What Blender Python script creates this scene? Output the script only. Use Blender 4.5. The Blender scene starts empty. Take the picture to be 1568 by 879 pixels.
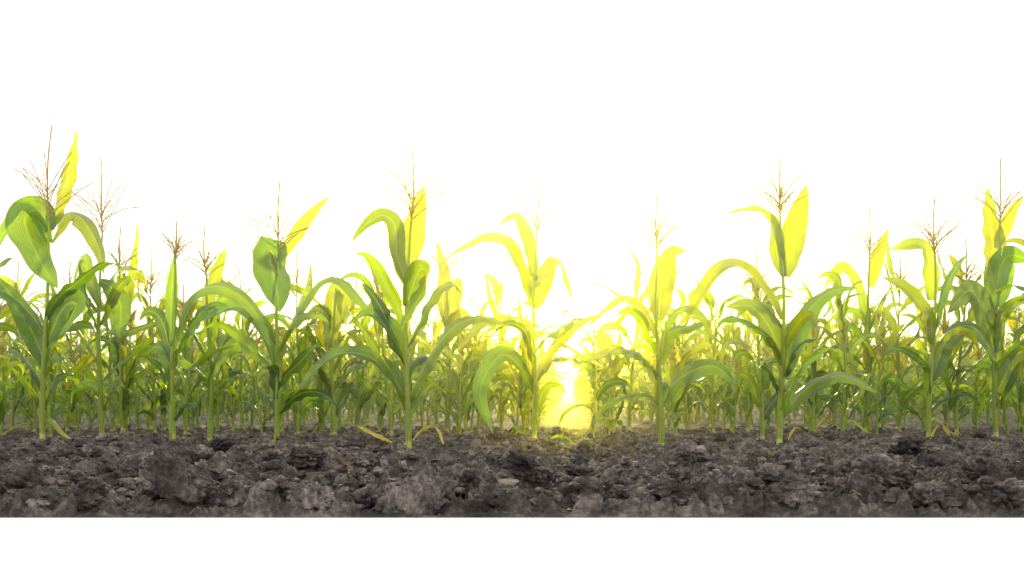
import bpy, bmesh, math, random
import numpy as np
from mathutils import Vector, Matrix, noise
scene = bpy.context.scene
CAMH = 0.36; F = 1568.0; CX = 784.0; HY = 608.0
random.seed(7)

# ------------------------------------------------------------------ numpy noise
def h2(ix, iy, s=0):
    n = (ix.astype(np.int64)*374761393 + iy.astype(np.int64)*668265263 + s*1274126177) & 0xffffffff
    n = ((n ^ (n >> 13))*1103515245) & 0xffffffff
    n = ((n ^ (n >> 15))*2654435761) & 0xffffffff
    return ((n ^ (n >> 16)) & 0xffffff)/float(0xffffff)
def vnoise(x, y, s=0):
    ix = np.floor(x); iy = np.floor(y); fx = x-ix; fy = y-iy
    fx = fx*fx*(3-2*fx); fy = fy*fy*(3-2*fy)
    a = h2(ix, iy, s); b = h2(ix+1, iy, s); c = h2(ix, iy+1, s); d = h2(ix+1, iy+1, s)
    return (a*(1-fx)+b*fx)*(1-fy)+(c*(1-fx)+d*fx)*fy - 0.5
def worley(x, y, s=0):
    ix = np.floor(x); iy = np.floor(y)
    best = np.full(x.shape, 9.0); bid = np.zeros(x.shape)
    for dx in (-1, 0, 1):
        for dy in (-1, 0, 1):
            cx = ix+dx; cy = iy+dy
            px = cx+h2(cx, cy, s+1); py = cy+h2(cx, cy, s+2)
            d = np.hypot(px-x, py-y); m = d < best
            best = np.where(m, d, best); bid = np.where(m, h2(cx, cy, s+3), bid)
    return best, bid
def soil_h(x, y):
    wx = x+0.05*vnoise(x*9, y*9, 50)+0.015*vnoise(x*31, y*31, 52)
    wy = y+0.05*vnoise(x*9, y*9, 51)+0.015*vnoise(x*31, y*31, 53)
    h = 0.04*vnoise(x*0.9, y*0.9, 1)+0.03*vnoise(x*2.3, y*2.3, 2)
    for sc, am, s in ((4.5, 0.080, 10), (10, 0.068, 20), (23, 0.036, 30), (52, 0.016, 40)):
        d, b = worley(wx*sc, wy*sc, s)
        h = h+am*np.clip(0.72-d, 0, 1)**0.8*(0.12+1.3*b*b)
    h = h+0.014*vnoise(x*40, y*40, 5)+0.008*vnoise(x*95, y*95, 6)
    amp = 1.0*np.clip(1.25-(y-3.2)/7.0, 0.65, 1.25)*np.clip(1-(y-20)/40, 0.15, 1)
    ridge = 0.03*np.exp(-((y-3.55-0.12*vnoise(x*0.8, y*0, 9))/0.33)**2)
    return (h-0.034)*amp+ridge
def soil_h1(x, y):
    return float(soil_h(np.array([float(x)]), np.array([float(y)]))[0])

# ------------------------------------------------------------------ materials
def newmat(name):
    m = bpy.data.materials.new(name); m.use_nodes = True
    nt = m.node_tree; nt.nodes.clear()
    return m, nt, nt.nodes, nt.links
def mathn(nt, op, a, b=None, c=None):
    n = nt.nodes.new('ShaderNodeMath'); n.operation = op
    for i, v in enumerate((a, b, c)):
        if v is None: continue
        if isinstance(v, (int, float)): n.inputs[i].default_value = v
        else: nt.links.new(v, n.inputs[i])
    return n.outputs[0]
def leaf_material():
    m, nt, N, L = newmat('corn_leaf')
    out = N.new('ShaderNodeOutputMaterial')
    at = N.new('ShaderNodeAttribute'); at.attribute_name = 'leafcol'
    uv = N.new('ShaderNodeUVMap'); uv.uv_map = 'UVMap'
    sep = N.new('ShaderNodeSeparateXYZ'); L.new(uv.outputs[0], sep.inputs[0])
    u = sep.outputs[0]; v = sep.outputs[1]
    st = mathn(nt, 'SINE', mathn(nt, 'MULTIPLY', u, 120.0))
    c0 = mathn(nt, 'ABSOLUTE', mathn(nt, 'SUBTRACT', u, 0.5))
    rib = N.new('ShaderNodeMapRange'); rib.inputs[1].default_value = 0.02; rib.inputs[2].default_value = 0.055
    rib.inputs[3].default_value = 1; rib.inputs[4].default_value = 0
    L.new(c0, rib.inputs[0])
    mp = N.new('ShaderNodeCombineXYZ'); L.new(mathn(nt, 'MULTIPLY', u, 30.0), mp.inputs[0]); L.new(mathn(nt, 'MULTIPLY', v, 2.0), mp.inputs[1])
    oi = N.new('ShaderNodeObjectInfo'); L.new(mathn(nt, 'MULTIPLY', oi.outputs['Random'], 20.0), mp.inputs[2])
    no = N.new('ShaderNodeTexNoise'); no.inputs['Scale'].default_value = 1.2; no.inputs['Detail'].default_value = 4
    L.new(mp.outputs[0], no.inputs['Vector'])
    geo = N.new('ShaderNodeNewGeometry')
    no2 = N.new('ShaderNodeTexNoise'); no2.inputs['Scale'].default_value = 7; no2.inputs['Detail'].default_value = 3
    L.new(geo.outputs['Position'], no2.inputs['Vector'])
    f = mathn(nt, 'ADD', mathn(nt, 'MULTIPLY', st, 0.09), mathn(nt, 'ADD', 0.30, mathn(nt, 'ADD', mathn(nt, 'MULTIPLY', no.outputs[0], 0.8), mathn(nt, 'MULTIPLY', no2.outputs[0], 0.6))))
    mul = N.new('ShaderNodeVectorMath'); mul.operation = 'SCALE'; L.new(at.outputs['Color'], mul.inputs[0]); L.new(f, mul.inputs['Scale'])
    mx = N.new('ShaderNodeMix'); mx.data_type = 'RGBA'
    L.new(mathn(nt, 'MULTIPLY', rib.outputs[0], 0.40), mx.inputs[0]); L.new(mul.outputs[0], mx.inputs[6]); mx.inputs[7].default_value = (0.26, 0.38, 0.06, 1)
    bump = N.new('ShaderNodeBump'); bump.inputs['Strength'].default_value = 0.4; bump.inputs['Distance'].default_value = 0.002
    L.new(mathn(nt, 'ADD', mathn(nt, 'MULTIPLY', st, 0.4), mathn(nt, 'ADD', no.outputs[0], mathn(nt, 'MULTIPLY', rib.outputs[0], -2.0))), bump.inputs['Height'])
    p = N.new('ShaderNodeBsdfPrincipled'); L.new(mx.outputs[2], p.inputs['Base Color'])
    p.inputs['Roughness'].default_value = 0.36; p.inputs['Specular IOR Level'].default_value = 0.7
    p.inputs['Coat Weight'].default_value = 0.5; p.inputs['Coat Roughness'].default_value = 0.25; p.inputs['Coat IOR'].default_value = 1.55
    L.new(bump.outputs[0], p.inputs['Normal'])
    tr = N.new('ShaderNodeBsdfTranslucent'); g = N.new('ShaderNodeVectorMath'); g.operation = 'MULTIPLY'
    L.new(mx.outputs[2], g.inputs[0]); g.inputs[1].default_value = (2.8, 2.05, 0.08); L.new(g.outputs[0], tr.inputs['Color'])
    L.new(bump.outputs[0], tr.inputs['Normal'])
    ms = N.new('ShaderNodeMixShader'); ms.inputs[0].default_value = 0.5
    L.new(p.outputs[0], ms.inputs[1]); L.new(tr.outputs[0], ms.inputs[2]); L.new(ms.outputs[0], out.inputs[0])
    return m
def stalk_material():
    m, nt, N, L = newmat('corn_stalk')
    out = N.new('ShaderNodeOutputMaterial')
    at = N.new('ShaderNodeAttribute'); at.attribute_name = 'leafcol'
    geo = N.new('ShaderNodeNewGeometry')
    mp = N.new('ShaderNodeMapping'); mp.inputs['Scale'].default_value = (60, 60, 4); L.new(geo.outputs['Position'], mp.inputs[0])
    no = N.new('ShaderNodeTexNoise'); no.inputs['Scale'].default_value = 1.5; no.inputs['Detail'].default_value = 4; L.new(mp.outputs[0], no.inputs['Vector'])
    s = N.new('ShaderNodeVectorMath'); s.operation = 'SCALE'; L.new(at.outputs['Color'], s.inputs[0]); L.new(mathn(nt, 'ADD', 0.6, no.outputs[0]), s.inputs['Scale'])
    p = N.new('ShaderNodeBsdfPrincipled'); L.new(s.outputs[0], p.inputs['Base Color']); p.inputs['Roughness'].default_value = 0.45
    tr = N.new('ShaderNodeBsdfTranslucent'); L.new(s.outputs[0], tr.inputs[0])
    ms = N.new('ShaderNodeMixShader'); ms.inputs[0].default_value = 0.35
    b = N.new('ShaderNodeBump'); b.inputs['Strength'].default_value = 0.3; b.inputs['Distance'].default_value = 0.003; L.new(no.outputs[0], b.inputs['Height']); L.new(b.outputs[0], p.inputs['Normal'])
    L.new(p.outputs[0], ms.inputs[1]); L.new(tr.outputs[0], ms.inputs[2]); L.new(ms.outputs[0], out.inputs[0])
    return m
def tassel_material():
    m, nt, N, L = newmat('corn_tassel')
    out = N.new('ShaderNodeOutputMaterial')
    geo = N.new('ShaderNodeNewGeometry')
    no = N.new('ShaderNodeTexNoise'); no.inputs['Scale'].default_value = 70; L.new(geo.outputs['Position'], no.inputs['Vector'])
    r = N.new('ShaderNodeValToRGB'); r.color_ramp.elements[0].position = 0.35; r.color_ramp.elements[0].color = (0.46, 0.30, 0.06, 1)
    r.color_ramp.elements[1].position = 0.7; r.color_ramp.elements[1].color = (0.68, 0.52, 0.18, 1); L.new(no.outputs[0], r.inputs[0])
    p = N.new('ShaderNodeBsdfPrincipled'); L.new(r.outputs[0], p.inputs['Base Color']); p.inputs['Roughness'].default_value = 0.8
    p.inputs['Specular IOR Level'].default_value = 0.2
    tr = N.new('ShaderNodeBsdfTranslucent'); L.new(r.outputs[0], tr.inputs[0])
    ms = N.new('ShaderNodeMixShader'); ms.inputs[0].default_value = 0.35
    L.new(p.outputs[0], ms.inputs[1]); L.new(tr.outputs[0], ms.inputs[2]); L.new(ms.outputs[0], out.inputs[0])
    return m
def soil_material(name, k=1.0):
    m, nt, N, L = newmat(name)
    out = N.new('ShaderNodeOutputMaterial'); geo = N.new('ShaderNodeNewGeometry')
    def nz(sc, det, rough=0.6):
        n = N.new('ShaderNodeTexNoise'); n.inputs['Scale'].default_value = sc; n.inputs['Detail'].default_value = det; n.inputs['Roughness'].default_value = rough
        L.new(geo.outputs['Position'], n.inputs['Vector']); return n.outputs[0]
    a = nz(6, 6); b = nz(45, 6, 0.7); c = nz(220, 3)
    r = N.new('ShaderNodeValToRGB')
    e = r.color_ramp.elements
    e[0].position = 0.40; e[0].color = (0.018*k, 0.0135*k, 0.0115*k, 1)
    e[1].position = 0.63; e[1].color = (0.28*k, 0.232*k, 0.200*k, 1)
    x = e.new(0.51); x.color = (0.076*k, 0.061*k, 0.053*k, 1)
    L.new(mathn(nt, 'ADD', mathn(nt, 'MULTIPLY', a, 0.5), mathn(nt, 'ADD', mathn(nt, 'MULTIPLY', b, 0.36), mathn(nt, 'MULTIPLY', c, 0.14))), r.inputs[0])
    p = N.new('ShaderNodeBsdfPrincipled'); L.new(r.outputs[0], p.inputs['Base Color']); p.inputs['Roughness'].default_value = 0.85; p.inputs['Specular IOR Level'].default_value = 0.25
    b1 = N.new('ShaderNodeBump'); b1.inputs['Strength'].default_value = 0.9; b1.inputs['Distance'].default_value = 0.014; L.new(b, b1.inputs['Height'])
    b2 = N.new('ShaderNodeBump'); b2.inputs['Strength'].default_value = 0.7; b2.inputs['Distance'].default_value = 0.004; L.new(c, b2.inputs['Height']); L.new(b1.outputs[0], b2.inputs['Normal'])
    L.new(b2.outputs[0], p.inputs['Normal']); L.new(p.outputs[0], out.inputs[0])
    return m
def plain_material(name, col, rough=0.8, trans=0.0):
    m, nt, N, L = newmat(name)
    out = N.new('ShaderNodeOutputMaterial'); geo = N.new('ShaderNodeNewGeometry')
    n = N.new('ShaderNodeTexNoise'); n.inputs['Scale'].default_value = 60; n.inputs['Detail'].default_value = 4; L.new(geo.outputs['Position'], n.inputs['Vector'])
    r = N.new('ShaderNodeValToRGB'); r.color_ramp.elements[0].position = 0.3; r.color_ramp.elements[1].position = 0.7
    r.color_ramp.elements[0].color = tuple(c*0.55 for c in col)+(1,); r.color_ramp.elements[1].color = tuple(min(1, c*1.3) for c in col)+(1,)
    L.new(n.outputs[0], r.inputs[0])
    p = N.new('ShaderNodeBsdfPrincipled'); L.new(r.outputs[0], p.inputs['Base Color']); p.inputs['Roughness'].default_value = rough; p.inputs['Specular IOR Level'].default_value = 0.2
    tr = N.new('ShaderNodeBsdfTranslucent'); L.new(r.outputs[0], tr.inputs[0])
    ms = N.new('ShaderNodeMixShader'); ms.inputs[0].default_value = trans
    L.new(p.outputs[0], ms.inputs[1]); L.new(tr.outputs[0], ms.inputs[2]); L.new(ms.outputs[0], out.inputs[0])
    return m
M_LEAF = leaf_material(); M_STALK = stalk_material(); M_TASSEL = tassel_material()
M_SOIL = soil_material('soil_dark'); M_CLOD = soil_material('soil_clod_dry', 1.3)

# ------------------------------------------------------------------ mesh builder
class MB:
    def __init__(s): s.v = []; s.f = []; s.c = []; s.uv = []; s.m = []
    def tube(s, pts, rads, col, mat, n=8):
        base = len(s.v); up = Vector((0.3, 1, 0.1)).normalized()
        for i, p in enumerate(pts):
            t = (pts[min(i+1, len(pts)-1)]-pts[max(i-1, 0)]).normalized()
            a = t.cross(up)
            if a.length < 1e-3: a = t.cross(Vector((1, 0, 0)))
            a.normalize(); b = t.cross(a)
            c = col[i] if isinstance(col, list) else col
            for k in range(n):
                w = 2*math.pi*k/n
                s.v.append(p+(a*math.cos(w)+b*math.sin(w))*rads[i]); s.c.append(c); s.uv.append((k/n, i*0.1))
        for i in range(len(pts)-1):
            for k in range(n):
                s.f.append((base+i*n+k, base+i*n+(k+1) % n, base+(i+1)*n+(k+1) % n, base+(i+1)*n+k)); s.m.append(mat)
    def leaf(s, ctrl, width, side0, tw0, tw1, col, rnd, segs=26, across=7, fold=0.35, wave=0.12, sheath=0.3, pw=0.85):
        P = [ctrl[0]*2-ctrl[1]]+list(ctrl)+[ctrl[-1]*2-ctrl[-2]]
        dense = []
        for i in range(1, len(P)-2):
            for k in range(10):
                t = k/10.0; t2 = t*t; t3 = t2*t
                dense.append(0.5*((2*P[i])+(P[i+1]-P[i-1])*t+(2*P[i-1]-5*P[i]+4*P[i+1]-P[i+2])*t2+(3*P[i]-P[i-1]-3*P[i+1]+P[i+2])*t3))
        dense.append(P[-2].copy())
        L = [0.0]
        for i in range(1, len(dense)): L.append(L[-1]+(dense[i]-dense[i-1]).length)
        tot = L[-1]; pts = []; j = 0
        for i in range(segs+1):
            d = tot*i/segs
            while j < len(L)-2 and L[j+1] < d: j += 1
            q = (d-L[j])/max(1e-6, L[j+1]-L[j]); pts.append(dense[j].lerp(dense[j+1], min(1, q)))
        base = len(s.v); ph1 = rnd.random()*6.28; ph2 = rnd.random()*6.28; fq = rnd.uniform(2.5, 5.5)
        side = side0.copy()
        for i in range(segs+1):
            t = i/segs
            T = (pts[min(i+1, segs)]-pts[max(i-1, 0)]).normalized()
            side = side-T*side.dot(T)
            if side.length < 1e-4: side = T.orthogonal()
            side.normalize()
            tw = tw0+(tw1-tw0)*t+0.15*math.sin(t*7+ph2)
            S = Matrix.Rotation(tw, 3, T) @ side
            Nn = S.cross(T)
            if t < 0.12: w = sheath+(0.72-sheath)*(t/0.12)
            elif t < 0.42: w = 0.72+0.28*math.sin((t-0.12)/0.30*math.pi/2)
            else: w = max(0.0, 1-(min(1, (t-0.42)/0.58))**1.7)**pw
            w = max(w, 0.02)*width
            fo = fold*(1-0.55*t)
            for k in range(across):
                u = k/(across-1)*2-1
                au = abs(u)
                wv = wave*width*au**1.6*math.sin(t*fq*2*math.pi+(ph1 if u > 0 else ph2))*min(1, t*4)*(1-t*0.7)
                p = pts[i]+S*(u*w*0.5*math.cos(fo*au))+Nn*(w*0.5*math.sin(fo)*au**1.3+wv)
                s.v.append(p)
                g = 1.0-0.10*au+0.25*t*t
                s.c.append((col[0]*g, col[1]*g, col[2]*g)); s.uv.append(((u+1)/2, t))
        for i in range(segs):
            for k in range(across-1):
                a = base+i*across+k
                s.f.append((a, a+1, a+across+1, a+across)); s.m.append(0)
    def mesh(s, name, mats):
        me = bpy.data.meshes.new(name)
        me.from_pydata([tuple(v) for v in s.v], [], s.f)
        for m in mats: me.materials.append(m)
        me.polygons.foreach_set('material_index', s.m); me.polygons.foreach_set('use_smooth', [True]*len(s.f))
        a = me.attributes.new('leafcol', 'FLOAT_COLOR', 'POINT')
        a.data.foreach_set('color', [x for c in s.c for x in (c[0], c[1], c[2], 1.0)])
        ul = me.uv_layers.new(name='UVMap')
        li = np.zeros(len(me.loops), dtype=np.int32); me.loops.foreach_get('vertex_index', li)
        ul.data.foreach_set('uv', np.array(s.uv, dtype=np.float32)[li].ravel())
        me.update(); return me

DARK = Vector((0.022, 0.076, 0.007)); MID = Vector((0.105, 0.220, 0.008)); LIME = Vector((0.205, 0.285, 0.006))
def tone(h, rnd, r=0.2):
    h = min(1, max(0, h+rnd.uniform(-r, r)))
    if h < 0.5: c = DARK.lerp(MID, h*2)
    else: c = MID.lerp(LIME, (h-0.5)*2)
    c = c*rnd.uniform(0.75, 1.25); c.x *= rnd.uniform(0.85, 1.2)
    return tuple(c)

def tassel(mb, base, tip, spread, rnd, n=None):
    L = (tip-base).length; ax = (tip-base).normalized()
    pts = []; bend = Vector((rnd.uniform(-1, 1), rnd.uniform(-1, 1), 0))*0.03*L
    for i in range(11):
        t = i/10; pts.append(base.lerp(tip, t)+bend*math.sin(t*math.pi))
    mb.tube(pts, [0.0072-0.0031*i/10+(0.0014 if i % 2 and i > 3 else 0) for i in range(11)], (1, 1, 1), 2, 5)
    n = n or rnd.randint(11, 16)
    for k in range(n):
        t0 = 0.02+0.30*k/n; st = base.lerp(tip, t0)+bend*math.sin(t0*math.pi)
        a = k*2.4+rnd.uniform(-0.4, 0.4); d = Vector((math.cos(a), math.sin(a)*0.8, 0))
        ln = L*rnd.uniform(0.45, 0.75)*(1-0.25*k/n)
        q = []; p = st.copy(); e = math.pi/2-rnd.uniform(0.35, 1.0)*spread
        dr = rnd.uniform(0.1, 0.75)*spread
        for i in range(9):
            q.append(p.copy()); ee = e-dr*(i/8)**1.4
            p = p+(d*math.cos(ee)+ax*math.sin(ee))*(ln/8)
        mb.tube(q, [0.0036+(0.0016 if i % 2 else 0)-0.0009*i/8 for i in range(9)], (1, 1, 1), 2, 4)

def build_plant(name, rnd, H, TL, hero=None, lean=(0, 0), nleaf=10, hero_cover=1.0, r0=0.024, plane=None, wscale=1.0, segs=26, spread=1.0, erect=True, tadd=0.0):
    mb = MB()
    nn = 9
    ph = rnd.random()*6
    def stalk_at(z):
        t = z/H
        return Vector((lean[0]*t+0.016*math.sin(t*5+ph), lean[1]*t+0.012*math.sin(t*4+ph*2), z))
    pts = []; rad = []; cols = []
    M = 44
    for i in range(M+1):
        t = i/M; z = -0.05+(H+0.05)*t; pts.append(stalk_at(z))
        node = (t*nn) % 1.0
        r = r0*(1-0.68*max(0, t)**1.2)*(1+0.16*math.exp(-((node-0.02)/0.05)**2)+0.05*node)
        rad.append(r)
        base = Vector((0.44, 0.54, 0.06)); top = Vector((0.32, 0.46, 0.02)); wc = Vector((0.60, 0.64, 0.22))
        c = wc.lerp(base, min(1, t*4)) if t < 0.25 else base.lerp(top, (t-0.25)/0.75)
        if node < 0.06: c = c*0.6
        cols.append(tuple(c))
    mb.tube(pts, rad, cols, 1, 9)
    for k in range(7):
        a = k*0.9+rnd.random(); d = Vector((math.cos(a), math.sin(a), 0))
        z0 = rnd.uniform(0.015, 0.05)
        mb.tube([d*r0*0.8+Vector((0, 0, z0)), d*(r0+0.018)+Vector((0, 0, z0*0.5)), d*(r0+0.04)+Vector((0, 0, -0.04))], [0.005, 0.0045, 0.003], (0.5, 0.46, 0.2), 1, 5)
    pa = plane if plane is not None else rnd.uniform(0, math.pi)
    top_lim = hero_cover
    for k in range(nleaf):
        hf = 0.14+0.82*(k/(nleaf-1))**0.95
        if hf > top_lim: break
        z = H*hf*rnd.uniform(0.96, 1.04); z = min(z, H*0.98)
        a = pa+(math.pi if k % 2 else 0)+rnd.uniform(-0.8, 0.8)
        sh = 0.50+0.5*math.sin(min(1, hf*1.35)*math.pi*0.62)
        ln = rnd.uniform(0.46, 0.84)*sh*(1 if hf < 0.85 else 0.75)*min(1.1, H/1.35+0.1)
        wd = rnd.uniform(0.065, 0.115)*wscale*(0.60+0.40*sh)
        e0 = math.radians(rnd.uniform(48, 80)+8*hf)
        up = rnd.random() < (0.65 if hf > 0.75 else 0.25) and erect
        dr = math.radians(rnd.uniform(10, 60)) if up else math.radians(rnd.uniform(95, 225))
        st = stalk_at(z); q = []; p = st.copy(); K = 9; cur = rnd.uniform(-0.9, 0.9)
        kp = rnd.uniform(0.9, 3.0); kick = rnd.uniform(-0.5, 0.5)
        for i in range(K):
            t = i/(K-1); q.append(p.copy())
            e = max(e0-dr*t**kp, -1.65)+kick*math.sin(t*6); aa = a+cur*t
            dd = Vector((math.cos(aa), math.sin(aa), 0))
            p = p+(dd*math.cos(e)+Vector((0, 0, 1))*math.sin(e))*(ln/(K-1))
            if p.z < 0.03: p.z = 0.03
        side = Vector((-math.sin(a), math.cos(a), 0))
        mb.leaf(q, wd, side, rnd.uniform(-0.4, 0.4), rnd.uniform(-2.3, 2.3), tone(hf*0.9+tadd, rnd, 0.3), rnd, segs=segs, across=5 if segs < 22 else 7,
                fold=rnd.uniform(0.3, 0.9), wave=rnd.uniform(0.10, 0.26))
        z1 = max(0.0, z-H/nn*0.9)
        sp = [stalk_at(z1+(z-z1)*i/4) for i in range(5)]
        rr = r0*(1-0.68*(z/H)**1.2)
        tc = Vector(tone(hf, rnd)).lerp(Vector((0.42, 0.52, 0.05)), 0.65)
        mb.tube(sp, [rr*1.10, rr*1.16, rr*1.2, rr*1.25, rr*1.18], tuple(tc), 1, 8)
    if rnd.random() < 0.35:
        a = rnd.uniform(0, 6.28); d = Vector((math.cos(a), math.sin(a)*0.6, 0)); z = rnd.uniform(0.08, 0.16); L = rnd.uniform(0.18, 0.32)
        q = [stalk_at(z), stalk_at(z)+d*L*0.3+Vector((0, 0, 0.05)), stalk_at(z)+d*L*0.7+Vector((0, 0, -z*0.4)), stalk_at(0)+d*L*1.1+Vector((0, 0, 0.03))]
        mb.leaf(q, rnd.uniform(0.03, 0.05), Vector((-d.y, d.x, 0)), 0.2, 1.5, rnd.choice([(0.26, 0.30, 0.04), (0.14, 0.26, 0.03), (0.08, 0.18, 0.03)]), rnd, segs=14, across=5, fold=0.8, wave=0.2)
    if hero:
        for (q, w, t0, t1, col, fo) in hero:
            side = Vector((0, 1, 0))
            mb.leaf(q, w, side, t0, t1, col, rnd, segs=38, across=9, fold=fo, wave=rnd.uniform(.04, .10), sheath=0.35)
    if TL > 0:
        b = stalk_at(H); tassel(mb, b, b+Vector((lean[0]*0.25+rnd.uniform(-0.02, 0.02), 0, TL)), spread, rnd)
    return mb.mesh(name, [M_LEAF, M_STALK, M_TASSEL])

def place(me, x, y, name, parent=None, rot=0.0, sc=1.0, z=None):
    o = bpy.data.objects.new(name, me); scene.collection.objects.link(o)
    o.location = (x, y, z); o.rotation_euler = (0, 0, rot); o.scale = (sc, sc, sc)
    if parent: o.parent = parent
    return o

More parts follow.
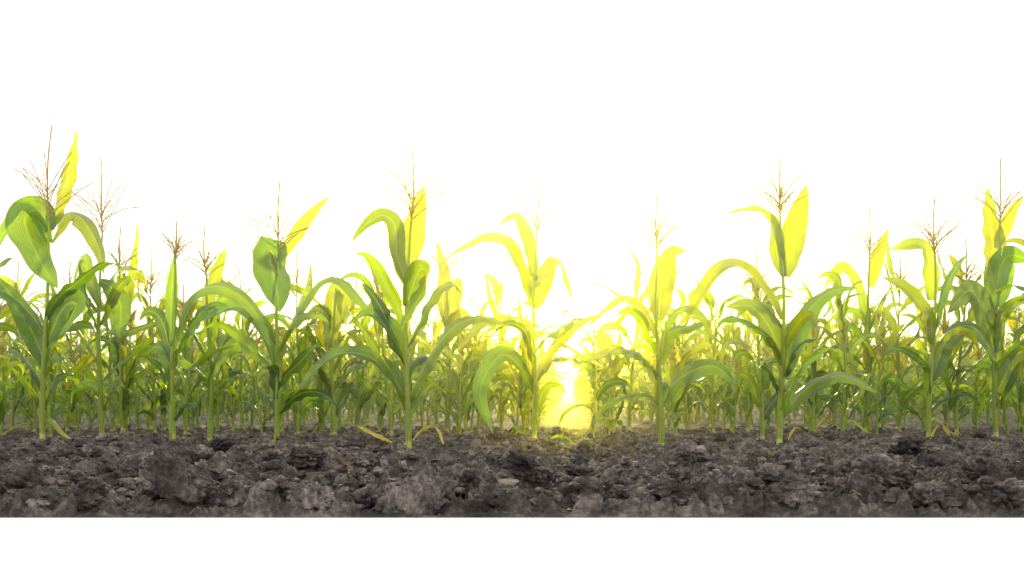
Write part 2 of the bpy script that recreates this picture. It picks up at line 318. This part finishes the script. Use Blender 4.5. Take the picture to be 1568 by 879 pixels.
# ------------------------------------------------------------------ front row plants, modelled one by one
heroes = [
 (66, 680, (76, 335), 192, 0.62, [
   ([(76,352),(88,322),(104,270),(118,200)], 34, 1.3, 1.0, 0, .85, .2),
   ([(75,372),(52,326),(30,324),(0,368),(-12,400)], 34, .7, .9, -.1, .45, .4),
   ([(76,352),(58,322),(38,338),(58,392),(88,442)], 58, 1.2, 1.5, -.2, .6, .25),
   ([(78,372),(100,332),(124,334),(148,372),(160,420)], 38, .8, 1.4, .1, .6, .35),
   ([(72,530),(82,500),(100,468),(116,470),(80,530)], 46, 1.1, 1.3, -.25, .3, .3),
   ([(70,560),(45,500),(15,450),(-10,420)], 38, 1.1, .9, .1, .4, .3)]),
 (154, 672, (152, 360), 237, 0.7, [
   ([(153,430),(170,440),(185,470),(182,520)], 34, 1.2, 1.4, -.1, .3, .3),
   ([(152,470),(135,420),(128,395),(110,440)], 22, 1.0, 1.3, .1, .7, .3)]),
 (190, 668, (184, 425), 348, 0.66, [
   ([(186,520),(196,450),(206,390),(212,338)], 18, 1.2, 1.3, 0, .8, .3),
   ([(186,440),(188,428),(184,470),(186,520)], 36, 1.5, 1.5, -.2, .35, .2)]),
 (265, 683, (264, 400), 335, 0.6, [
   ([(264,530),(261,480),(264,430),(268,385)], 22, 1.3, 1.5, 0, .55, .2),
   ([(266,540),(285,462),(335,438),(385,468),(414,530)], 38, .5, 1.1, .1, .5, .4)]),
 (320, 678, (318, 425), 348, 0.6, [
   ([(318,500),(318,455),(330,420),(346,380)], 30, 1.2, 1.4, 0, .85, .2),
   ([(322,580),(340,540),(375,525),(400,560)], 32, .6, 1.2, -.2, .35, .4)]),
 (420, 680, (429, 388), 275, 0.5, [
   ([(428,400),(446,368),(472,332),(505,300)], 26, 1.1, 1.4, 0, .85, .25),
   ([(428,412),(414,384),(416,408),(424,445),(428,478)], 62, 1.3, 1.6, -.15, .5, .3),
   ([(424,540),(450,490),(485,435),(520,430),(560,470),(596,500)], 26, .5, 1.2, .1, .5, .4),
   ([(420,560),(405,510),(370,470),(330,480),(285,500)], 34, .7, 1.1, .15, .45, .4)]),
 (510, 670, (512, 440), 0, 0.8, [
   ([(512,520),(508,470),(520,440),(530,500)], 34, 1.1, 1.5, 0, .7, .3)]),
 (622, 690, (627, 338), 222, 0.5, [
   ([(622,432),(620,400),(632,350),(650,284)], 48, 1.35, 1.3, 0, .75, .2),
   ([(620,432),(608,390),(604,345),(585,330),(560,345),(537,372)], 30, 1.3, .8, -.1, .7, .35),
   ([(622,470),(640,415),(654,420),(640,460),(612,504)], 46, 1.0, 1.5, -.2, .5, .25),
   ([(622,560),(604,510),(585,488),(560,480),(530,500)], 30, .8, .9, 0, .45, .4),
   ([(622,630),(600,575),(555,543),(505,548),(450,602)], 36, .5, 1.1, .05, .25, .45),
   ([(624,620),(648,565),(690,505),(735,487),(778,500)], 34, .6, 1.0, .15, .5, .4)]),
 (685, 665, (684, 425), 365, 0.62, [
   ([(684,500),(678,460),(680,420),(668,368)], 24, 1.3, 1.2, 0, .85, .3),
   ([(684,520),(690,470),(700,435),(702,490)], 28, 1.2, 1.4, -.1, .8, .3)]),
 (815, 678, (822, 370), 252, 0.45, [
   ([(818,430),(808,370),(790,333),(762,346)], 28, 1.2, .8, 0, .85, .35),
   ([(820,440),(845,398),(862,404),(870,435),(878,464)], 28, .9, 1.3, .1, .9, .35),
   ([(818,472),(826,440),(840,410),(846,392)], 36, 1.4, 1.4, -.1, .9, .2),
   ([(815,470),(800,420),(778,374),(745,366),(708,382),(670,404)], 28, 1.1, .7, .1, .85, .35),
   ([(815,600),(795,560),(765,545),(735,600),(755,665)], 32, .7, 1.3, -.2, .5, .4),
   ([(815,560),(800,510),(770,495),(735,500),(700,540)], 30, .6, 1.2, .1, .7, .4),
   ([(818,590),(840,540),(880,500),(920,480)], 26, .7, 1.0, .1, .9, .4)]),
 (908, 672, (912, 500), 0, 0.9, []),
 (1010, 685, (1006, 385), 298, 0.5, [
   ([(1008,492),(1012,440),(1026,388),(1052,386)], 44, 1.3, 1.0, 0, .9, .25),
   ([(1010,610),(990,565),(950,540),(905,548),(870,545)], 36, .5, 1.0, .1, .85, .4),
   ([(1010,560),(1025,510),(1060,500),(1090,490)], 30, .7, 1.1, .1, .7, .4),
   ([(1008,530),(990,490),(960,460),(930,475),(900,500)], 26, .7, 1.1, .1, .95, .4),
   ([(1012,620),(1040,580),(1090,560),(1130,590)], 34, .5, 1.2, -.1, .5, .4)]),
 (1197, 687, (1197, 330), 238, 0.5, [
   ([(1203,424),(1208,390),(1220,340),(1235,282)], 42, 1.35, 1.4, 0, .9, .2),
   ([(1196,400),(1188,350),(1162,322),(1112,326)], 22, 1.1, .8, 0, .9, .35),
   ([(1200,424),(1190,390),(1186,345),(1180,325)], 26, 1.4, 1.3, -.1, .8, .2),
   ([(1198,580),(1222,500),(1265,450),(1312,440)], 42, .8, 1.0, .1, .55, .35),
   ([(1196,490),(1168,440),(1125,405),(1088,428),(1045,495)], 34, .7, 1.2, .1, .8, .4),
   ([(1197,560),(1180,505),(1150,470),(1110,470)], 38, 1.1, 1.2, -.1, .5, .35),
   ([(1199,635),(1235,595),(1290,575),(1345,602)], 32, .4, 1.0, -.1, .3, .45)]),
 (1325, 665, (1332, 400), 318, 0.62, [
   ([(1334,440),(1340,410),(1348,380),(1360,350)], 22, 1.3, 1.3, 0, .9, .25),
   ([(1328,500),(1312,440),(1290,410),(1262,440)], 28, 1.0, 1.2, 0, .8, .35)]),
 (1425, 672, (1430, 392), 300, 0.6, [
   ([(1424,460),(1424,420),(1412,376),(1362,382)], 36, 1.3, .9, 0, .75, .25),
   ([(1426,540),(1415,480),(1385,440),(1350,425)], 36, 1.0, 1.1, .1, .55, .35),
   ([(1428,580),(1450,520),(1490,500),(1530,560)], 36, .6, 1.2, .1, .4, .4)]),
 (1525, 670, (1530, 345), 240, 0.58, [
   ([(1524,450),(1524,400),(1516,345),(1512,288)], 46, 1.35, 1.3, 0, .8, .2),
   ([(1526,380),(1540,345),(1552,320),(1568,300)], 22, 1.2, 1.2, 0, .85, .3),
   ([(1526,470),(1530,420),(1545,392),(1580,400)], 46, 1.1, 1.4, -.15, .35, .3),
   ([(1524,540),(1505,480),(1485,445),(1450,480)], 46, 1.1, 1.4, -.1, .3, .3),
   ([(1526,600),(1560,540),(1600,520)], 38, .6, 1.2, 0, .4, .4)]),
 (-45, 676, (-40, 380), 290, 1.0, []),
 (1618, 678, (1612, 380), 290, 1.0, []),
 (20, 660, (24, 470), 400, 1.0, []), (105, 664, (108, 460), 400, 1.0, []), (234, 662, (230, 450), 380, 1.0, []), (290, 662, (296, 480), 0, 1.0, []), (372, 664, (368, 470), 410, 1.0, []),
 (456, 668, (458, 450), 385, 1.0, []), (546, 662, (548, 470), 415, 1.0, []), (580, 664, (584, 490), 0, 1.0, []), (735, 662, (732, 470), 0, 1.0, []), (770, 660, (766, 470), 400, 1.0, []),
 (965, 664, (974, 450), 395, 1.0, []), (1050, 662, (1046, 480), 0, 1.0, []), (1092, 664, (1096, 460), 0, 1.0, []), (1165, 676, (1162, 470), 385, 1.0, []),
 (1248, 664, (1250, 470), 0, 1.0, []), (1293, 668, (1290, 460), 0, 1.0, []), (1375, 662, (1378, 450), 380, 1.0, []), (1466, 668, (1474, 440), 365, 1.0, []),
]
for hi, (bx, by, (tx, ty), tipy, cover, leaves) in enumerate(heroes):
    d = CAMH*F/(by-HY); s = d/F
    X = (bx-CX)*s; rnd = random.Random(100+hi*13)
    z0 = soil_h1(X, d)-0.005
    toZ = lambda py: CAMH-(py-HY)*s-z0
    H = toZ(ty); TL = (ty-tipy)*s if tipy else 0
    HL = []
    for (pts, w, t0, t1, dep, tn, fo) in leaves:
        q = []
        for i, (px, py) in enumerate(pts):
            k = i/(len(pts)-1)
            yy = dep*k*1.0+0.05*math.sin(k*3)
            sc = (d+yy)/F
            q.append(Vector(((px-CX)*sc-X, yy, CAMH-(py-HY)*sc-z0)))
        sgn = 1 if pts[-1][0] >= pts[0][0] else -1
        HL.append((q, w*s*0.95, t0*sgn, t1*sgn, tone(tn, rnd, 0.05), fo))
    small = not leaves
    me = build_plant('corn_plant_mesh', rnd, H, TL, HL, lean=((tx-bx)*s, rnd.uniform(-.04, .04)), nleaf=10 if small else 13,
                     hero_cover=cover, r0=0.016 if small else 0.021, plane=rnd.uniform(-0.5, 0.5), wscale=1.0 if small else 1.1, segs=26, tadd=.05)
    place(me, X, d, 'corn_plant', z=z0)

# ------------------------------------------------------------------ the field behind (instanced rows)
variants = []
for i in range(16):
    rnd = random.Random(900+i)
    variants.append(build_plant('corn_row_plant_mesh', rnd, rnd.uniform(1.0, 1.35), rnd.uniform(0.28, 0.42), None, lean=(rnd.uniform(-.08, .08), rnd.uniform(-.08, .08)),
                    nleaf=rnd.randint(9, 11), segs=18, r0=0.017, wscale=0.92, spread=1.0, tadd=0.16))
field = bpy.data.objects.new('corn_field_rows', None); scene.collection.objects.link(field)
rnd = random.Random(5)
VX = 86/1568.0
P = []
for k in range(-60, 61):
    if k == 0: continue
    off = (k-(0.26 if k > 0 else -0.26))*0.60
    y = 9.0+rnd.random()*0.5
    while y < 56:
        x = off+VX*y+rnd.uniform(-.07, .07)
        if abs(x) < y*0.60+1.0:
            P.append((x, y, rnd.uniform(0.60, 1.02)*(0.85 if abs(k) < 3 else 1)))
        y += rnd.uniform(0.34, 0.8)*(1 if y < 18 else (1.4 if y < 30 else 2.2))
zz = soil_h(np.array([p[0] for p in P]), np.array([p[1] for p in P]))
for (x, y, sc), z in zip(P, zz):
    place(variants[rnd.randrange(16)], x, y, 'row_plant', field, rnd.uniform(0, 6.28), sc, float(z)-0.01)
print('row plants', len(P))

# ------------------------------------------------------------------ ground
Y0 = 3.2; ZB = CAMH-185/F*Y0
ys = [Y0]
while ys[-1] < 11: ys.append(ys[-1]*1.0020)
while ys[-1] < 400: ys.append(ys[-1]*1.03)
ys = np.array(ys); NC = 1000
u = np.linspace(-1, 1, NC)
YY = np.repeat(ys[:, None], NC, 1); XX = u[None, :]*(0.65*YY+1.3)
ZZ = soil_h(XX, YY)
ZZ = np.maximum(ZZ, ZB+0.012)
sk = []
for j, tt in enumerate(np.linspace(0, 1, 8)[:-1]):
    zz = ZB+(ZZ[0]-ZB)*tt; yy = YY[0]-0.02*math.sin(tt*math.pi)*(1+vnoise(XX[0]*30, zz*60, 77)*1.8)-0.012*vnoise(XX[0]*70, zz*90, 78)*(1 if tt > 0 else 0)
    sk.append((XX[0], yy, zz))
XX = np.vstack([np.array([a[0] for a in sk]), XX]); YY = np.vstack([np.array([a[1] for a in sk]), YY]); ZZ = np.vstack([np.array([a[2] for a in sk]), ZZ])
nr = XX.shape[0]
V = np.stack([XX, YY, ZZ], -1).reshape(-1, 3).astype(np.float32)
I = np.arange(nr*NC).reshape(nr, NC)
Q = np.stack([I[:-1, :-1], I[:-1, 1:], I[1:, 1:], I[1:, :-1]], -1).reshape(-1, 4)
def np_mesh(name, V, Q, mats, smooth=True):
    me = bpy.data.meshes.new(name); n = Q.shape[1]
    me.vertices.add(len(V)); me.vertices.foreach_set('co', V.astype(np.float32).ravel())
    me.loops.add(Q.size); me.loops.foreach_set('vertex_index', Q.astype(np.int32).ravel())
    me.polygons.add(len(Q)); me.polygons.foreach_set('loop_start', np.arange(0, Q.size, n, dtype=np.int32))
    for m in mats: me.materials.append(m)
    me.update(calc_edges=True)
    me.polygons.foreach_set('use_smooth', np.full(len(me.polygons), smooth) if isinstance(smooth, bool) else smooth)
    me.update()
    return me
g = bpy.data.objects.new('soil_ground', np_mesh('soil_ground', V, Q, [M_SOIL])); scene.collection.objects.link(g)

# ------------------------------------------------------------------ clods
def clod_variant(seed, sub):
    bm = bmesh.new(); bmesh.ops.create_icosphere(bm, subdivisions=sub, radius=1)
    o = Vector((seed*13.7, seed*5.1, seed*2.3)); st = Vector((random.uniform(.8, 1.25), random.uniform(.8, 1.2), random.uniform(.5, .8)))
    for v in bm.verts:
        c = v.co.normalized()
        r = 1+0.45*noise.noise(c*1.1+o)+0.28*noise.noise(c*2.6+o)+0.18*noise.noise(c*6+o)+0.10*noise.noise(c*13+o)
        dd = noise.voronoi(c*2.6+o)[0]; r += 0.40*(0.5-dd[0])
        if sub > 3:
            r += 0.07*noise.noise(c*26+o); d2 = noise.voronoi(c*7+o)[0]; r += 0.15*(0.4-d2[0])
        v.co = Vector((c.x*st.x, c.y*st.y, c.z*st.z))*r
    bm.verts.ensure_lookup_table()
    A = np.array([v.co[:] for v in bm.verts]); T = np.array([[v.index for v in f.verts] for f in bm.faces]); bm.free()
    return A, T
big = [clod_variant(i, 5) for i in range(5)]; med = [clod_variant(20+i, 4) for i in range(8)]; sml = [clod_variant(40+i, 2) for i in range(12)]
jobs = []
for c in [(808,756,34),(1465,748,44),(1340,770,52),(640,783,56),(470,720,28),(270,783,50),(475,782,38),(1215,782,30),(215,748,42),(1120,764,30),(715,766,28),(375,768,30),
          (1540,779,36),(60,770,46),(130,779,32),(960,779,30),(1420,781,32),(560,761,26),(880,768,26),(1030,773,28),(1290,731,26),(1060,726,24),(165,688,18),(340,703,20),(1400,713,22),(760,718,20),(900,733,20)]:
    d = CAMH*F/(c[1]-HY); jobs.append((random.choice(big), (c[0]-CX)*d/F, d, c[2]*d/F, 0.02, True))
for i in range(480):
    y = Y0+0.05+(random.random()**1.3)*5.5; x = random.uniform(-1, 1)*(0.58*y+0.3)
    jobs.append((random.choice(med), x, y, 0.016+0.045*random.random()**1.8, 0.08, True))
for i in range(9000):
    y = Y0+0.01+(random.random()**1.4)*8; x = random.uniform(-1, 1)*(0.58*y+0.3)
    jobs.append((random.choice(sml), x, y, 0.005+0.020*random.random()**2.0, 0.12, False))
hz = soil_h(np.array([j[1] for j in jobs]), np.array([j[2] for j in jobs]))
VV = []; TT = []; SM = []; nv = 0
for (var, x, y, r, sink, smo), z in zip(jobs, hz):
    A, T = var; a = random.uniform(0, 6.28); c, s = math.cos(a), math.sin(a)
    R = np.array([[c, -s, 0], [s, c, 0], [0, 0, 1]])
    tl = random.uniform(-.4, .4); R2 = np.array([[1, 0, 0], [0, math.cos(tl), -math.sin(tl)], [0, math.sin(tl), math.cos(tl)]])
    B = (A*r) @ R2.T @ R.T + np.array([x, y, z+r*0.6*(1-2*sink)])
    B[:, 1] = np.maximum(B[:, 1], Y0-0.012+0.01*np.sin(B[:, 0]*90)); B[:, 2] = np.maximum(B[:, 2], ZB+0.002)
    VV.append(B); TT.append(T+nv); nv += len(A); SM.append(np.full(len(T), smo))
o = bpy.data.objects.new('soil_clods', np_mesh('soil_clods', np.vstack(VV), np.vstack(TT), [M_CLOD], np.concatenate(SM))); scene.collection.objects.link(o)

# ------------------------------------------------------------------ debris
M_STRAW = plain_material('dry_straw', (0.40, 0.30, 0.17)); M_CHIP = plain_material('pale_chip', (0.55, 0.48, 0.36))
M_DEAD = plain_material('dead_leaf_brown', (0.12, 0.06, 0.035), 0.7, 0.1); M_SEED = plain_material('seedling_green', (0.16, 0.30, 0.02), 0.5, 0.4)
M_YEL = plain_material('withered_yellow_leaf', (0.55, 0.42, 0.035), 0.8, 0.3); M_GRN = plain_material('fallen_green_leaf', (0.30, 0.42, 0.02), 0.7, 0.4)
mb = MB(); rr = random.Random(3)
for i in range(130):
    y = Y0+0.08+rr.random()**1.3*5; x = rr.uniform(-1, 1)*(0.55*y+0.2); z = soil_h1(x, y)+0.014
    a = rr.uniform(0, 6.28); L = rr.uniform(0.02, 0.08); q = []
    for k in range(6):
        q.append(Vector((x, y, z))+Vector((math.cos(a+k*0.2)*L*k/5, math.sin(a+k*0.2)*L*k/5, 0.014*math.sin(k/5*3.1)+rr.uniform(0, .003))))
    mb.tube(q, [0.0012]*6, (1, 1, 1), 0, 5)
o = bpy.data.objects.new('dry_straw_scatter', mb.mesh('dry_straw', [M_STRAW])); scene.collection.objects.link(o)
VV2 = []; TT2 = []; n2 = 0
for i in range(190):
    y = Y0+0.05+rr.random()**1.2*4.5; x = rr.uniform(-1, 1)*(0.55*y+0.2); z = soil_h1(x, y)+0.013
    A, T = sml[rr.randrange(12)]; r = rr.uniform(0.002, 0.0065)
    VV2.append(A*np.array([r*1.3, r, r*0.6])+np.array([x, y, z])); TT2.append(T+n2); n2 += len(A)
o = bpy.data.objects.new('pale_pebble_scatter', np_mesh('pale_pebbles', np.vstack(VV2), np.vstack(TT2), [M_CHIP])); scene.collection.objects.link(o)
mb = MB()
for (px, py) in [(965,728),(178,728),(405,712),(1035,715),(1525,700),(655,690),(1440,720),(1180,705)]:
    d = CAMH*F/(py-HY); x = (px-CX)*d/F; z = soil_h1(x, d)+0.02
    for k in range(4):
        a = k*1.57+rr.random(); dv = Vector((math.cos(a), math.sin(a), 0)); p = Vector((x, d, z)); L = rr.uniform(.02, .035)
        mb.leaf([p, p+dv*L*.5+Vector((0, 0, L*.7)), p+dv*L+Vector((0, 0, L*.8))], L*.5, Vector((-dv.y, dv.x, 0)), 0, 0, (.2, .3, .03), rr, segs=6, across=3)
o = bpy.data.objects.new('weed_seedlings', mb.mesh('weed_seedlings', [M_SEED])); scene.collection.objects.link(o)
def ground_leaf(name, pts, w, mat):
    mb = MB(); q = []
    for (px, py, dz) in pts:
        d = CAMH*F/(py-HY); x = (px-CX)*d/F; q.append(Vector((x, d, soil_h1(x, d)+dz)))
    mb.leaf(q, w, Vector((0, 1, 0.5)), 0.3, 0.9, (1, 1, 1), rr, segs=22, across=7, fold=0.6, wave=0.12)
    o = bpy.data.objects.new(name, mb.mesh(name, [mat])); scene.collection.objects.link(o)
ground_leaf('dead_corn_leaf', [(515,716,.03),(530,722,.045),(552,734,.045),(580,745,.03)], 0.055, M_DEAD)
ground_leaf('yellow_corn_leaf', [(612,692,.04),(590,688,.07),(568,680,.08),(546,672,.10)], 0.055, M_YEL)
ground_leaf('yellow_corn_leaf', [(632,690,.08),(650,684,.13),(668,686,.12),(682,696,.03)], 0.035, M_YEL)
ground_leaf('yellow_corn_leaf', [(812,678,.05),(797,672,.08),(782,664,.10)], 0.04, M_GRN)
ground_leaf('yellow_corn_leaf', [(843,686,.03),(862,680,.07),(884,688,.03)], 0.035, M_GRN)
ground_leaf('yellow_corn_leaf', [(418,684,.02),(430,674,.09),(446,664,.14)], 0.035, M_GRN)
ground_leaf('yellow_corn_leaf', [(4,672,.05),(30,664,.08),(62,656,.1)], 0.06, M_GRN)
ground_leaf('yellow_corn_leaf', [(1206,682,.03),(1220,670,.09),(1236,672,.03)], 0.04, M_YEL)
ground_leaf('yellow_corn_leaf', [(1425,676,.03),(1438,668,.08),(1456,672,.03)], 0.035, M_YEL)
ground_leaf('yellow_corn_leaf', [(1250,662,.03),(1268,656,.08),(1286,662,.03)], 0.04, M_YEL)

# ------------------------------------------------------------------ light
w = bpy.data.worlds.new('World'); scene.world = w; w.use_nodes = True
nt = w.node_tree; N = nt.nodes; L = nt.links; N.clear()
out = N.new('ShaderNodeOutputWorld'); bg = N.new('ShaderNodeBackground')
sd = Vector((VX, 1, 0.060)).normalized()
tc = N.new('ShaderNodeTexCoord'); dt = N.new('ShaderNodeVectorMath'); dt.operation = 'DOT_PRODUCT'
nm = N.new('ShaderNodeVectorMath'); nm.operation = 'NORMALIZE'; L.new(tc.outputs['Generated'], nm.inputs[0]); L.new(nm.outputs[0], dt.inputs[0]); dt.inputs[1].default_value = sd
sz = N.new('ShaderNodeSeparateXYZ'); L.new(nm.outputs[0], sz.inputs[0])
hm = N.new('ShaderNodeMapRange'); hm.inputs[1].default_value = -0.08; hm.inputs[2].default_value = -0.01; L.new(sz.outputs[2], hm.inputs[0])
ang = mathn(nt, 'MAXIMUM', dt.outputs['Value'], 0.0)
def lobe(p, k): return mathn(nt, 'MULTIPLY', mathn(nt, 'MULTIPLY', mathn(nt, 'POWER', ang, p), k), hm.outputs[0])
tot = mathn(nt, 'ADD', lobe(900.0, 1100.0), lobe(90.0, 10.0))
sc = N.new('ShaderNodeVectorMath'); sc.operation = 'SCALE'; sc.inputs[0].default_value = (1.0, 0.82, 0.002); L.new(tot, sc.inputs['Scale'])
bl = N.new('ShaderNodeVectorMath'); bl.operation = 'SCALE'; bl.inputs[0].default_value = (0, 0, -1.0); L.new(lobe(260.0, 1.0), bl.inputs['Scale'])
ad = N.new('ShaderNodeVectorMath'); ad.operation = 'ADD'; L.new(sc.outputs[0], ad.inputs[0]); L.new(bl.outputs[0], ad.inputs[1])
a2 = N.new('ShaderNodeVectorMath'); a2.operation = 'ADD'; L.new(ad.outputs[0], a2.inputs[0]); a2.inputs[1].default_value = (1.4, 1.4, 1.4)
L.new(a2.outputs[0], bg.inputs['Color']); bg.inputs['Strength'].default_value = 1.0; L.new(bg.outputs[0], out.inputs[0])
sl = bpy.data.lights.new('sun', 'SUN'); sl.energy = 3.6; sl.angle = math.radians(1.5); sl.color = (1.0, 0.92, 0.5)
so = bpy.data.objects.new('sun', sl); scene.collection.objects.link(so)
el = math.radians(16); so.rotation_euler = Vector((-VX, -math.cos(el), -math.sin(el))).to_track_quat('-Z', 'Y').to_euler()
# haze volume added over the field to spread the sun's yellow glow
bm = bmesh.new(); bmesh.ops.create_cube(bm, size=1.0); me = bpy.data.meshes.new('glow_haze'); bm.to_mesh(me); bm.free()
hz = bpy.data.objects.new('glow_haze', me); scene.collection.objects.link(hz); hz.scale = (90, 68, 8); hz.location = (0, 38.4, 2.5)
m, nt, N, L = newmat('glow_haze'); out = N.new('ShaderNodeOutputMaterial'); vs = N.new('ShaderNodeVolumeScatter')
vs.inputs['Density'].default_value = 0.009; vs.inputs['Anisotropy'].default_value = 0.92; vs.inputs['Color'].default_value = (1, 0.99, 0.95, 1)
L.new(vs.outputs[0], out.inputs['Volume']); me.materials.append(m)

# ------------------------------------------------------------------ camera
cam = bpy.data.cameras.new('camera'); co = bpy.data.objects.new('camera', cam); scene.collection.objects.link(co)
co.location = (0, 0, CAMH); co.rotation_euler = (math.pi/2, 0, 0); cam.lens = 36; cam.sensor_width = 36
cam.shift_y = (HY-439.5)/F; cam.clip_end = 2000; cam.clip_start = 0.05
scene.camera = co
scene.view_settings.view_transform = 'Standard'; scene.view_settings.look = 'None'; scene.view_settings.exposure = 0
